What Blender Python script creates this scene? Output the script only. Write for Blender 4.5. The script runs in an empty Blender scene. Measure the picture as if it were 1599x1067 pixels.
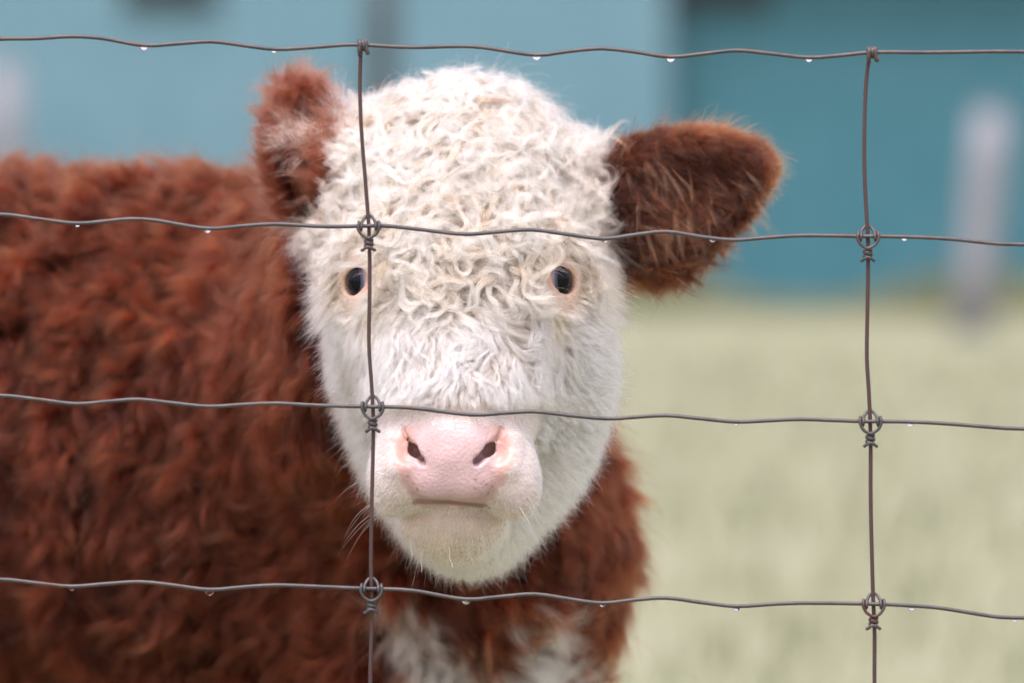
import bpy, bmesh, math, random
import numpy as np
from mathutils import Vector, Matrix
R = math.radians
rng = np.random.default_rng(7)
random.seed(7)
sc = bpy.context.scene

# ------------------------------------------------------------------ camera
W, H, FPX = 1599.0, 1067.0, 7995.0
CAM = np.array([0.0, 0.0, 1.0])
HORIZON = 280.0
PITCH = math.atan((H / 2 - HORIZON) / FPX)
cam = bpy.data.cameras.new("camera"); camo = bpy.data.objects.new("camera", cam)
sc.collection.objects.link(camo); sc.camera = camo
camo.location = CAM; camo.rotation_euler = (R(90) - PITCH, 0, 0)
cam.lens = 180; cam.sensor_width = 36; cam.clip_start = 0.1; cam.clip_end = 500
cam.dof.use_dof = True; cam.dof.focus_distance = 3.57; cam.dof.aperture_fstop = 4.4
# ------------------------------------------------------------------ light
world = bpy.data.worlds.new("World"); sc.world = world; world.use_nodes = True
nt = world.node_tree
SUN_EL, SUN_ROT = R(68), R(200)
sky = nt.nodes.new('ShaderNodeTexSky'); sky.sky_type = 'NISHITA'; sky.sun_disc = False
sky.sun_elevation = SUN_EL; sky.sun_rotation = SUN_ROT; sky.dust_density = 4; sky.air_density = 1.0
hs = nt.nodes.new('ShaderNodeHueSaturation'); hs.inputs['Saturation'].default_value = 0.22
bg = nt.nodes['Background']; bg.inputs['Strength'].default_value = 0.15
nt.links.new(sky.outputs[0], hs.inputs['Color']); wb = nt.nodes.new('ShaderNodeMix'); wb.data_type = 'RGBA'; wb.blend_type = 'MULTIPLY'; wb.inputs['Factor'].default_value = 1
wb.inputs['B'].default_value = (1.04, 0.97, 1.04, 1)      # flat grey cloud, a little warmer than clear sky
nt.links.new(hs.outputs[0], wb.inputs['A']); nt.links.new(wb.outputs['Result'], bg.inputs['Color'])
sun = bpy.data.lights.new("sun", 'SUN'); suno = bpy.data.objects.new("sun", sun)
sc.collection.objects.link(suno); sun.energy = 1.15; sun.angle = R(35); sun.color = (1, 0.965, 0.95)
sd = Vector((math.sin(SUN_ROT) * math.cos(SUN_EL), math.cos(SUN_ROT) * math.cos(SUN_EL), math.sin(SUN_EL)))
suno.rotation_euler = sd.to_track_quat('Z', 'Y').to_euler(); suno.location = (0, 0, 6)
vs = sc.view_settings
vs.view_transform = 'Standard'; vs.look = 'None'; vs.exposure = 1.05; vs.gamma = 1
cy = sc.cycles
cy.use_denoising = True; cy.max_bounces = 10; cy.diffuse_bounces = 4; cy.glossy_bounces = 6
cy.transmission_bounces = 8; cy.transparent_max_bounces = 8; cy.use_adaptive_sampling = True
cy.adaptive_threshold = 0.02
cy.sample_clamp_indirect = 6

# ------------------------------------------------------------------ helpers
def P(px, py, Y):
    """point seen at photo pixel (px, py) lying at world depth Y"""
    x = (px - W / 2) / FPX; z = -(py - H / 2) / FPX
    c, s = math.cos(PITCH), math.sin(PITCH)
    d = np.array([x, c + z * s, -s + z * c])
    return CAM + d * (Y / d[1])
def pix(p):
    """photo pixel of world points (N,3)"""
    q = p - CAM; c, s = math.cos(PITCH), math.sin(PITCH)
    f = q[..., 1] * c - q[..., 2] * s; u = q[..., 1] * s + q[..., 2] * c
    return W / 2 + FPX * q[..., 0] / f, H / 2 - FPX * u / f
def nrm(v): return v / np.maximum(np.linalg.norm(v, axis=-1, keepdims=True), 1e-9)
def sstep(a, b, x):
    t = np.clip((x - a) / (b - a), 0, 1); return t * t * (3 - 2 * t)
def tag(o, label=None, cat=None, group=None, kind=None):
    if label: o['label'] = label
    if cat: o['category'] = cat
    if group: o['group'] = group
    if kind: o['kind'] = kind
    return o
def link(name, data, parent=None):
    o = bpy.data.objects.new(name, data); sc.collection.objects.link(o)
    if parent: o.parent = parent
    return o
def meshobj(name, verts, faces, mat, parent=None, smooth=True, loc=None):
    verts = np.asarray(verts, dtype=float)
    if loc is not None: verts = verts - np.asarray(loc)
    me = bpy.data.meshes.new(name); me.from_pydata(verts.tolist(), [], [list(map(int, f)) for f in faces]); me.update()
    if smooth: me.polygons.foreach_set('use_smooth', [True] * len(me.polygons))
    me.materials.append(mat); o = link(name, me, parent)
    if loc is not None: o.location = loc
    return o
def srgb(r, g, b):
    f = lambda c: (c / 255 / 12.92) if c / 255 <= .04045 else ((c / 255 + .055) / 1.055) ** 2.4
    return (f(r), f(g), f(b), 1)
class NT:
    def __init__(s, name):
        s.m = bpy.data.materials.new(name); s.m.use_nodes = True; s.t = s.m.node_tree
        s.b = s.t.nodes.get('Principled BSDF'); s.out = s.t.nodes.get('Material Output')
    def n(s, t, **k):
        x = s.t.nodes.new(t)
        for a, v in k.items():
            if a.startswith('i_'): x.inputs[a[2:].replace('_', ' ')].default_value = v
            else: setattr(x, a, v)
        return x
    def l(s, a, b): s.t.links.new(a, b)
    def noise(s, scale, detail=4, vec=None, rough=.5):
        x = s.n('ShaderNodeTexNoise'); x.inputs['Scale'].default_value = scale
        x.inputs['Detail'].default_value = detail; x.inputs['Roughness'].default_value = rough
        c = s.n('ShaderNodeTexCoord'); s.l(c.outputs['Object'] if vec is None else vec, x.inputs['Vector']); return x
    def ramp(s, src, stops):
        r = s.n('ShaderNodeValToRGB'); e = r.color_ramp.elements
        while len(e) < len(stops): e.new(0.5)
        for k, (p, c) in enumerate(stops): e[k].position = p; e[k].color = c
        s.l(src, r.inputs[0]); return r
    def bump(s, src, strength, dist=0.01):
        b = s.n('ShaderNodeBump'); b.inputs['Strength'].default_value = strength; b.inputs['Distance'].default_value = dist
        s.l(src, b.inputs['Height']); s.l(b.outputs[0], s.b.inputs['Normal']); return b

def tube(path, rad, nseg=10, closed_caps=True):
    """tube of radius rad along path, rotation-minimising frame -> verts, faces"""
    path = np.asarray(path, float); n = len(path)
    rad = np.full(n, rad) if np.isscalar(rad) else np.asarray(rad)
    T = nrm(np.gradient(path, axis=0)); u = np.cross(T[0], [0.3, 1, 0.2]); u /= np.linalg.norm(u)
    V, F = [], []
    for i in range(n):
        u = u - T[i] * np.dot(u, T[i]); u /= np.linalg.norm(u); w = np.cross(T[i], u)
        for k in range(nseg):
            a = 2 * math.pi * k / nseg; V.append(path[i] + rad[i] * (math.cos(a) * u + math.sin(a) * w))
    for i in range(n - 1):
        for k in range(nseg):
            a, b = i * nseg + k, i * nseg + (k + 1) % nseg; F.append((a, b, b + nseg, a + nseg))
    if closed_caps:
        F.append(tuple(range(nseg - 1, -1, -1))); F.append(tuple(range((n - 1) * nseg, n * nseg)))
    return V, F
def catmull(pts, step):
    pts = np.asarray(pts, float); P0 = np.vstack([2 * pts[0] - pts[1], pts, 2 * pts[-1] - pts[-2]]); out = []
    for i in range(1, len(P0) - 2):
        a, b, c, d = P0[i - 1:i + 3]; m = max(2, int(np.linalg.norm(c - b) / step))
        ta = (c - a) * .5; tb = (d - b) * .5
        L = np.linalg.norm(c - b)
        ta = ta / max(np.linalg.norm(ta), 1e-9) * L; tb = tb / max(np.linalg.norm(tb), 1e-9) * L
        for t in np.arange(m) / m:
            out.append((2*t**3-3*t**2+1)*b + (t**3-2*t**2+t)*ta + (-2*t**3+3*t**2)*c + (t**3-t**2)*tb)
    out.append(pts[-1]); return np.array(out)

# ================================================================== setting
# ground: one big field, slightly uneven
g = NT("pasture_grass")
n1 = g.noise(0.35, 6); n2 = g.noise(3.0, 5)
r1 = g.ramp(n1.outputs['Fac'], [(0.3, (0.180, 0.185, 0.105, 1)), (0.7, (0.232, 0.232, 0.150, 1))])
r2 = g.ramp(n2.outputs['Fac'], [(0.3, (0.17, 0.18, 0.09, 1)), (0.7, (0.305, 0.30, 0.205, 1))])
mx = g.n('ShaderNodeMix', data_type='RGBA'); mx.inputs['Factor'].default_value = 0.4
g.l(r1.outputs[0], mx.inputs['A']); g.l(r2.outputs[0], mx.inputs['B']); g.l(mx.outputs['Result'], g.b.inputs['Base Color'])
g.b.inputs['Roughness'].default_value = 0.9; g.bump(n2.outputs['Fac'], 0.6, 0.05)
MG = g.m
def ground():
    n = 90; xs = np.sign(np.linspace(-1, 1, n)) * np.abs(np.linspace(-1, 1, n)) ** 2.2 * 200
    V = [(x, y + 20, 0.015 * math.sin(x * 1.3 + y) * math.cos(y * 0.9) if abs(x) < 50 else 0) for y in xs for x in xs]
    F = [(j * n + i, j * n + i + 1, (j + 1) * n + i + 1, (j + 1) * n + i) for j in range(n - 1) for i in range(n - 1)]
    o = meshobj("ground", V, F, MG); tag(o, kind='structure')
ground()

def grass():
    m = NT("grass_blade"); rr = m.noise(1.2, 3)
    r = m.ramp(rr.outputs['Fac'], [(0.35, (0.14, 0.16, 0.07, 1)), (0.65, (0.255, 0.26, 0.165, 1))])
    m.l(r.outputs[0], m.b.inputs['Base Color']); m.b.inputs['Roughness'].default_value = 0.7
    N = 26000
    d = 2.6 + (rng.random(N) ** 1.7) * 26; x = (rng.random(N) - .5) * (3.5 + d * 0.35); y = d
    h = 0.04 + 0.08 * rng.random(N); a = rng.random(N) * 6.283; w = 0.004 + 0.003 * rng.random(N) + d * 0.0002
    lean = (rng.random((N, 2)) - .5) * 0.08
    M_ = 12000; y[:M_] = 37.6 + 1.8 * rng.random(M_); x[:M_] = (rng.random(M_) - .5) * 24; h[:M_] = (.08 + .22 * rng.random(M_)) * (1 + .6 * np.sin(x[:M_] * 2.1) * np.sin(x[:M_] * .7)); w[:M_] = .02
    base = np.stack([x, y, np.full(N, -0.02)], 1); side = np.stack([np.cos(a), np.sin(a), 0 * a], 1) * w[:, None]
    mid = base + np.stack([lean[:, 0] * .4, lean[:, 1] * .4, h * .6], 1); top = base + np.stack([lean[:, 0], lean[:, 1], h + .02], 1)
    V = np.stack([base - side, base + side, mid + side * .7, mid - side * .7, top], 1).reshape(-1, 3)
    k = np.arange(N) * 5; F = [(i, i + 1, i + 2, i + 3) for i in k] + [(i + 3, i + 2, i + 4) for i in k]
    o = meshobj("grass", V, F, m.m); tag(o, 'short yellow green grass covering the pasture', 'grass', kind='stuff')
grass()

def paint(name, c1, c2, rough=.55, bscale=2.0):
    m = NT(name); n = m.noise(bscale, 5)
    r = m.ramp(n.outputs['Fac'], [(0.3, c1), (0.7, c2)]); m.l(r.outputs[0], m.b.inputs['Base Color'])
    m.b.inputs['Roughness'].default_value = rough; m.bump(n.outputs['Fac'], 0.15, 0.01); return m.m
M_TEAL = paint("teal_metal_siding", (0.042, 0.168, 0.210, 1), (0.058, 0.192, 0.234, 1))
M_PALE = paint("pale_blue_siding", (0.125, 0.254, 0.306, 1), (0.152, 0.280, 0.333, 1))
M_DARK = paint("dark_trim", (0.02, 0.02, 0.018, 1), (0.04, 0.035, 0.03, 1))
M_ROOF = paint("dark_roof_sheet", (0.05, 0.05, 0.05, 1), (0.07, 0.07, 0.07, 1))
M_POSTW = paint("weathered_pale_post", (0.20, 0.205, 0.228, 1), (0.25, 0.255, 0.28, 1), .8, 12)
M_POSTD = paint("grey_steel_post", (0.04, 0.055, 0.062, 1), (0.055, 0.07, 0.078, 1), .6, 8)

def corrugated(x0, y0, x1, y1, z0, z1, pitch=0.2, depth=0.035):
    """ribbed sheet wall from (x0,y0) to (x1,y1), with real thickness"""
    a = np.array([x0, y0]); b = np.array([x1, y1]); L = np.linalg.norm(b - a); t = (b - a) / L; nn = np.array([t[1], -t[0]])
    prof = [(0, 0), (0.55, 0), (0.65, 1), (0.9, 1), (1.0, 0)]
    pts = []
    for k in range(int(L / pitch)):
        for u, v in prof[:-1]: pts.append(a + t * (k + u) * pitch + nn * v * depth)
    pts.append(b); n = len(pts); V, F = [], []
    for q in pts: V += [(q[0], q[1], z0), (q[0], q[1], z1)]
    for i in range(n - 1): F.append((2 * i, 2 * i + 2, 2 * i + 3, 2 * i + 1))
    back = [(p[0] - nn[0] * .06, p[1] - nn[1] * .06) for p in (a, b)]
    m = len(V)
    for q in back: V += [(q[0], q[1], z0), (q[0], q[1], z1)]
    F += [(m, m + 1, m + 3, m + 2), (1, 0, m, m + 1), (2 * n - 2, 2 * n - 1, m + 3, m + 2)]
    return V, F
def boxv(x0, x1, y0, y1, z0, z1):
    V = [(x, y, z) for x in (x0, x1) for y in (y0, y1) for z in (z0, z1)]
    return V, [(0, 1, 3, 2), (4, 6, 7, 5), (0, 4, 5, 1), (2, 3, 7, 6), (0, 2, 6, 4), (1, 5, 7, 3)]

# the two-tone shed behind the pasture; a long wall in teal and a paler bay standing slightly forward
XJ = P(1045, 300, 40)[0]
shed = link("shed", None); shed.location = (0, 40, 0)
tag(shed, 'blurred teal metal shed with dark eaves behind the pasture', 'shed')
def part(name, vf, mat, parent, smooth=False):
    V, F = vf; o = meshobj(name, np.asarray(V, float) - np.array(parent.location), F, mat, parent, smooth); return o
w_ = part("wall", corrugated(XJ, 40.0, 14, 40.0, -0.05, 2.95), M_TEAL, shed); w_['label'] = 'deep teal ribbed wall'
w_ = part("wall", corrugated(-14, 39.6, XJ - .02, 39.6, -0.05, 2.95), M_PALE, shed); w_['label'] = 'pale blue ribbed wall'
part("roof", ([(-14.5, 39.52, 2.9), (14.5, 39.52, 2.9), (14.5, 46, 5.2), (-14.5, 46, 5.2), (-14.5, 39.52, 3.02), (14.5, 39.52, 3.02), (14.5, 46, 5.35), (-14.5, 46, 5.35)],
     [(0, 3, 2, 1), (4, 5, 6, 7), (0, 1, 5, 4), (1, 2, 6, 5), (2, 3, 7, 6), (3, 0, 4, 7)]), M_ROOF, shed)
part("side_wall", boxv(13.7, 13.95, 40.1, 46, -0.05, 2.6), M_TEAL, shed)
part("side_wall", boxv(-13.95, -13.7, 39.7, 46, -0.05, 2.6), M_PALE, shed)
M_WIN = paint("dark_window_glass", (0.015, 0.02, 0.02, 1), (0.025, 0.03, 0.03, 1), .15)
for wx, ww, yb, yw in ((1105, 200, 12, 39.96), (265, 150, 6, 39.56)):
    a_ = P(wx - ww / 2, yb, yw); b_ = P(wx + ww / 2, yb, yw)
    wn = part("window", boxv(a_[0], b_[0], yw - .05, yw - .02, a_[2], 2.80), M_WIN, shed)
    fr = boxv(a_[0] - .05, b_[0] + .05, yw - .08, yw - .03, a_[2] - .05, a_[2]); o = meshobj("sill", np.asarray(fr[0]), fr[1], M_DARK, wn, False)
def post(name, px0, py0, px1, py1, Y, r, mat, lab, cat, grp=None, square=False):
    top = P(px0, py0, Y); bot = P(px1, py1, Y)
    o = link(name, None); o.location = (bot[0], Y, 0); tag(o, lab, cat, grp)
    b = np.array([bot[0], Y, -.15]); t = top
    pts = [b, b * .6 + t * .4, b * .25 + t * .75, t]
    V, F = tube(pts, [r * 1.05, r, r * 1.02, r * .96], 4 if square else 14); part("shaft", (V, F), mat, o, not square)
    V, F = tube([t, t + (t - b) * .012, t + (t - b) * .02], [r * 1.0, r * .8, r * .35], 4 if square else 14); part("cap", (V, F), mat, o, not square)
post("fence_post", 1548, 175, 1513, 520, 33, .128, M_POSTW, 'pale leaning wooden post on the right standing in grass before the teal wall', 'post', 'pale posts in the pasture')
post("fence_post", 8, 105, 2, 540, 33, .12, M_POSTW, 'pale wooden post at the far left edge, above the calf back', 'post', 'pale posts in the pasture')
post("steel_post", 596, -140, 596, 540, 30, .088, M_POSTD, 'dark grey steel post rising behind the left side of the calf head', 'post')

# ================================================================== wire fence
YF = 3.5; WR = 0.00140
mw = NT("weathered_galvanised_wire")
n1 = mw.noise(45, 5); n2 = mw.noise(320, 4)
r = mw.ramp(n1.outputs['Fac'], [(0.35, (0.07, 0.067, 0.073, 1)), (0.55, (0.10, 0.088, 0.088, 1)), (0.72, (0.10, 0.05, 0.038, 1))])
mw.l(r.outputs[0], mw.b.inputs['Base Color']); mw.b.inputs['Metallic'].default_value = 0.55
mw.b.inputs['Roughness'].default_value = 0.5; mw.bump(n2.outputs['Fac'], 0.5, 0.0006)
MW = mw.m
mr = NT("rusty_wire")
n1 = mr.noise(60, 5); n2 = mr.noise(300, 4)
r = mr.ramp(n1.outputs['Fac'], [(0.35, (0.075, 0.052, 0.052, 1)), (0.7, (0.085, 0.04, 0.036, 1))])
mr.l(r.outputs[0], mr.b.inputs['Base Color']); mr.b.inputs['Metallic'].default_value = 0.35
mr.b.inputs['Roughness'].default_value = 0.6; mr.bump(n2.outputs['Fac'], 0.6, 0.0006)
MR = mr.m
HW = [
 [(0,61),(60,60),(110,57),(160,60),(225,71),(280,68),(330,65),(380,71),(430,77),(490,74),(550,70),(640,74),(740,73),(838,86),(890,80),(940,76),(990,81),(1047,89),(1100,84),(1150,79),(1205,84),(1262,90),(1310,87),(1360,82),(1450,82),(1599,81)],
 [(0,335),(60,342),(120,349),(170,345),(205,342),(240,344),(325,357),(380,353),(430,350),(510,354),(600,353),(660,359),(725,366),(780,362),(830,359),(885,366),(944,373),(990,367),(1040,362),(1095,370),(1145,375),(1200,371),(1250,368),(1340,369),(1412,370),(1480,373),(1560,381),(1599,382)],
 [(0,618),(60,624),(120,631),(170,627),(215,624),(265,629),(325,635),(380,632),(430,630),(490,633),(560,635),(640,637),(738,648),(790,645),(835,643),(890,649),(950,654),(1000,651),(1040,649),(1095,654),(1150,659),(1200,657),(1250,655),(1340,658),(1420,659),(1480,662),(1570,669),(1599,670)],
 [(0,905),(60,911),(112,916),(165,912),(220,909),(270,914),(327,921),(380,917),(430,914),(490,916),(560,919),(640,922),(728,936),(780,932),(835,928),(885,935),(940,942),(990,937),(1040,934),(1095,941),(1150,947),(1200,944),(1250,942),(1345,943),(1424,946),(1470,950),(1560,964),(1599,965)]]
STAY = [
 [(564,70),(562,130),(563,180),(566,230),(571,290),(574,330),(576,357),(577,400),(577,460),(576,540),(580,600),(582,635),(583,665),(582,720),(580,800),(579,880),(580,920),(581,960),(579,1010),(578,1067)],
 [(1359,80),(1354,115),(1351,165),(1350,250),(1352,310),(1355,360),(1356,400),(1355,480),(1354,560),(1357,610),(1359,655),(1360,690),(1360,780),(1362,870),(1364,940),(1366,980),(1366,1067)]]
ROWY = [74, 358, 637, 921]
fence = link("wire_fence", None); fence.location = (0, YF, 0)
tag(fence, 'rust tinged woven wire fence crossing in front of the calf', 'wire fence')
SP = 794.0
def extend_row(pts, k):
    """continue the crimped wire to both sides with its own rhythm (one cell = 794 px)"""
    slope = 0.010 if k else 0.012
    out = list(pts)
    base_r, base_l = pts[-1], pts[0]
    x, y = base_r
    s = 1
    while x < 5200: x += 105; y += slope * 105; out.append((x, y + s * 6)); s = -s
    x, y = base_l; s = 1; left = []
    while x > -3600: x -= 105; y -= slope * 105; left.append((x, y + s * 6)); s = -s
    return left[::-1] + out
def to3(pts, dy=0.0): return np.array([P(a, b, YF + dy) for a, b in pts])
rows = [extend_row(q, k) for k, q in enumerate(HW)]
for k in range(3):                                   # lower wires, below the picture
    off = [300, 620, 960][k]; rows.append([(a, b + off) for a, b in rows[3]])
for q in rows:
    V, F = tube(catmull(to3(q), 0.006), WR, 10); part("horizontal_wire", (V, F), MW, fence, True)
def rowy(k, x):
    q = np.array(rows[k]); return float(np.interp(x, q[:, 0], q[:, 1]))
stays = []
for c in range(-4, 6):
    if c in (0, 1): q = list(STAY[c])
    else:
        src = STAY[c % 2]; dx = (c - c % 2) * SP
        q = [(a + dx, b + (rowy(0, a + dx) - rowy(0, a))) for a, b in src]
    xe, ye = q[-1]
    q += [(xe + 2, ye + 150), (xe - 2, ye + 400), (xe + 1, ye + 640), (xe, ye + 830)]
    stays.append(q)
def helix(c, rad, z0, z1, turns, ph=0, n=14):
    t = np.linspace(0, 1, int(n * turns)); a = ph + t * turns * 2 * math.pi
    return np.stack([c[0] + rad * np.cos(a), c[1] + rad * np.sin(a), z0 + (z1 - z0) * t], 1)
u = YF / FPX
def knot(cx, cz, seed):
    """ring knot: wire loops behind the stay, over the line wire on both sides, down and twice round the stay"""
    r_ = random.Random(seed); rr = WR * .80; Y = YF; A, F = [], []
    j = lambda s: 1 + (r_.random() - .5) * s
    def add(path, rad=rr):
        V, Fc = tube(catmull(path, 0.0012), rad, 8); o = len(A)
        A.extend(V); F.extend([tuple(i + o for i in f) for f in Fc])
    for sgn in (-1, 1):
        w = 16 * u * j(.12)
        p = [(cx, Y + WR * 2.1, cz + 17 * u), (cx + sgn * 5 * u, Y + WR * 2.0, cz + 14.5 * u), (cx + sgn * 10 * u, Y + WR * .4, cz + 7 * u),
             (cx + sgn * 11 * u, Y - WR * 1.8, cz + 1 * u), (cx + sgn * 11.5 * u, Y - WR * 1.2, cz - 5.5 * u), (cx + sgn * 13 * u, Y + WR * .9, cz - 5.5 * u),
             (cx + sgn * 14.5 * u, Y + WR * 1.9, cz + 0.5 * u), (cx + sgn * 15.5 * u, Y + WR * .6, cz + 6.5 * u), (cx + sgn * 1.0 * w, Y - WR * 1.6, cz + 4.5 * u),
             (cx + sgn * 16.5 * u, Y - WR * 2.0, cz - 3 * u), (cx + sgn * 12 * u, Y - WR * 1.9, cz - 12 * u), (cx + sgn * 6 * u, Y - WR * 1.9, cz - 16.5 * u * j(.1)),
             (cx - sgn * 2 * u, Y - WR * 2.0, cz - 19.5 * u)]
        add(p)
    ph = 3.9 + r_.random() * .5
    z0 = cz - 19.5 * u; z1 = cz - 35 * u * j(.05)
    hx = helix((cx, Y), WR * 1.75, z0, z1, 2.3, ph); add(hx[::2], rr)
    hx = helix((cx, Y), WR * 1.75, z0 - 1.5 * u, z1 + 1 * u, 1.8, ph + math.pi); add(hx[::2], rr)
    for sgn in (-1, 1):
        add([(cx, Y - WR * 1.8, z1 + 3 * u), (cx + sgn * 5 * u, Y - WR * 1.6, z1 + .5 * u * j(.8)), (cx + sgn * 9 * u, Y - WR * 1.0, z1 - 2.5 * u), (cx + sgn * 11.5 * u * j(.2), Y - WR * .8, z1 - 3.5 * u)])
    return A, F
def topwrap(cx, cz):
    rr = WR * 1.05; A, F = [], []
    def add(path):
        V, Fc = tube(catmull(path, 0.001), rr, 8); o = len(A); A.extend(V); F.extend([tuple(i + o for i in f) for f in Fc])
    t = np.linspace(-0.2, 2.1, 30); a = -math.pi / 2 - t * 2 * math.pi
    x = cx - 2.5 * u + np.clip(t, 0, 2) * 5.0 * u
    p = np.stack([x, YF + WR * 2.1 * np.sin(a + math.pi / 2), cz + WR * 2.1 * np.cos(a + math.pi / 2)], 1)
    p = [(cx - 2 * u, YF - WR * .6, cz - 16 * u), (cx - 2.5 * u, YF - WR * 1.9, cz - 6 * u)] + [tuple(q) for q in p[3:]] + [(cx + 9 * u, YF - WR * 1.4, cz - 9 * u), (cx + 12 * u, YF - WR * 1.1, cz - 14 * u)]
    add(p); return A, F
for c, q in zip(range(-4, 6), stays):
    s3 = to3(q); s3[:, 1] += WR * 1.75 * np.where(np.arange(len(s3)) > 0, 1, 0)
    V, F = tube(catmull(s3, 0.006), WR, 10); part("stay_wire", (V, F), MR if c == 1 else MW if c != 0 else MR, fence, True)
    qa = np.array(q)
    for k in range(len(rows)):
        yy = rowy(k, np.interp(rowy(k, qa[0, 0]), qa[:, 1], qa[:, 0])); xx = float(np.interp(yy, qa[:, 1], qa[:, 0]))
        p = P(xx, yy, YF)
        V, F = (topwrap if k == 0 else lambda a, b: knot(a, b, c * 17 + k))(p[0], p[2])
        part("wrap" if k == 0 else "knot", (V, F), MW, fence, True)
# fence posts of the wire fence, outside the picture on both sides
for sx in (-2200, 3800):
    p = P(sx, 60, YF + .06)
    V, F = tube([(p[0], YF + .055, -.3), (p[0], YF + .055, .6), (p[0], YF + .055, 1.2)], [.05, .05, .048], 16)
    part("post", (V, F), M_POSTW, fence, True)

# water drops hanging from the wires
mwt = NT("water"); mwt.b.inputs['Roughness'].default_value = 0.02; mwt.b.inputs['IOR'].default_value = 1.33
mwt.b.inputs['Transmission Weight'].default_value = 1.0; mwt.b.inputs['Base Color'].default_value = (1, 1, 1, 1)
drops = [(225,75,8,'under the top wire, first from the left'),(428,80,6,'under the top wire just left of the brown ear'),(838,89,8.5,'under the top wire above the white poll'),(1047,93,8.5,'under the top wire above the big brown ear'),(1263,94,7,'under the top wire left of the right stay'),
 (121,353,5,'small, under the second wire near the left edge'),(324,361,7,'under the second wire against the brown back'),(944,376,6.5,'under the second wire beside the white brow'),(1113,377,6,'under the second wire at the lower edge of the ear'),(1412,375,6,'under the second wire right of the knot'),
 (1150,663,5.5,'under the third wire over the grass, left of the stay'),(1421,664,7,'under the third wire right of the right knot'),
 (112,921,6,'under the fourth wire near the left edge'),(327,926,9,'under the fourth wire against the dark flank'),(728,940,8,'under the fourth wire below the chin'),(941,945,5.5,'under the fourth wire against the brown chest'),(1150,951,7,'under the fourth wire over the pale grass'),(1424,951,7,'under the fourth wire right of the right knot'),(1584,969,6,'under the fourth wire at the right edge')]
for (x, y, w, lab) in drops:
    k = int(np.argmin([abs(rowy(i, x) - y) for i in range(4)]))
    base = P(x, rowy(k, x), YF); base[2] -= WR * .55
    Rr = w * u * .86; V, F = [], []; nr, ns = 9, 16
    for i in range(nr + 1):
        t = i / nr; zz = -t * Rr * 1.0 ; rad = Rr * math.sqrt(max(0, 1 - t * t)) * (1 if t > .2 else 1)
        for s_ in range(ns):
            a = 2 * math.pi * s_ / ns; V.append((rad * math.cos(a) * .95, rad * math.sin(a) * .55, zz))
    for i in range(nr):
        for s_ in range(ns):
            a, b = i * ns + s_, i * ns + (s_ + 1) % ns; F.append((a, a + ns, b + ns, b))
    F.append(tuple(range(ns)))
    o = meshobj("water_drop", V, F, mwt.m); o.location = base
    tag(o, 'clear water drop hanging ' + lab, 'water drop', 'water drops hanging from the fence wires')

# ================================================================== calf: implicit surface
PR = []
def ell(c, r, rot=(0, 0, 0), k=.03, op='u'):
    M = np.array(Matrix.Rotation(rot[2], 3, 'Z') @ Matrix.Rotation(rot[1], 3, 'Y') @ Matrix.Rotation(rot[0], 3, 'X'))
    PR.append(('e', np.array(c, float), np.array(r, float), M, k, op))
def ellM(c, r, M, k, op): PR.append(('e', np.array(c, float), np.array(r, float), np.array(M), k, op))
def cone(a, b, ra, rb, k=.03, op='u'): PR.append(('c', np.array(a, float), np.array(b, float), (ra, rb), k, op))
def pev(pr, x, y, z):
    if pr[0] == 'e':
        _, c, r, M, k, op = pr
        dx, dy, dz = x - c[0], y - c[1], z - c[2]
        q = [M[0][i] * dx + M[1][i] * dy + M[2][i] * dz for i in range(3)]
        k0 = np.sqrt((q[0]/r[0])**2 + (q[1]/r[1])**2 + (q[2]/r[2])**2) + 1e-9
        k1 = np.sqrt((q[0]/r[0]**2)**2 + (q[1]/r[1]**2)**2 + (q[2]/r[2]**2)**2) + 1e-6
        return k0 * (k0 - 1) / k1
    _, a, b, (ra, rb), k, op = pr
    ba = b - a; L2 = ba.dot(ba); dx, dy, dz = x - a[0], y - a[1], z - a[2]
    t = np.clip((dx * ba[0] + dy * ba[1] + dz * ba[2]) / L2, 0, 1)
    return np.sqrt((dx - t*ba[0])**2 + (dy - t*ba[1])**2 + (dz - t*ba[2])**2) - (ra + (rb - ra) * t)
def comb(d, e, k, op):
    if op == 'u':
        h = np.maximum(k - np.abs(d - e), 0) / k; return np.minimum(d, e) - h * h * k * .25
    e = -e; h = np.maximum(k - np.abs(d - e), 0) / k; return np.maximum(d, e) + h * h * k * .25
def bbox(pr, m):
    if pr[0] == 'e': r = max(pr[2]); return pr[1] - r - m, pr[1] + r + m
    r = max(pr[3]); return np.minimum(pr[1], pr[2]) - r - m, np.maximum(pr[1], pr[2]) + r + m
def sdf(p):
    x, y, z = [p[..., i] for i in range(3)]; d = np.full(x.shape, 1.0)
    lo, hi = p.reshape(-1, 3).min(0), p.reshape(-1, 3).max(0)
    for pr in PR: d = comb(d, pev(pr, x, y, z), pr[4], pr[5])
    return d
def grad(p, d0=None, e=6e-4):
    if d0 is None: d0 = sdf(p)
    g_ = np.stack([sdf(p + np.eye(3)[i] * e) - d0 for i in range(3)], -1); return nrm(g_), d0
def hit(px, py, y0=3.45):
    a = P(px, py, y0); d = P(px, py, y0 + 1) - a; d /= np.linalg.norm(d); p = a.copy()
    for _ in range(120):
        s = float(sdf(p[None])[0]); p = p + d * s * .8
        if s < 2e-4: break
    return p
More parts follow.
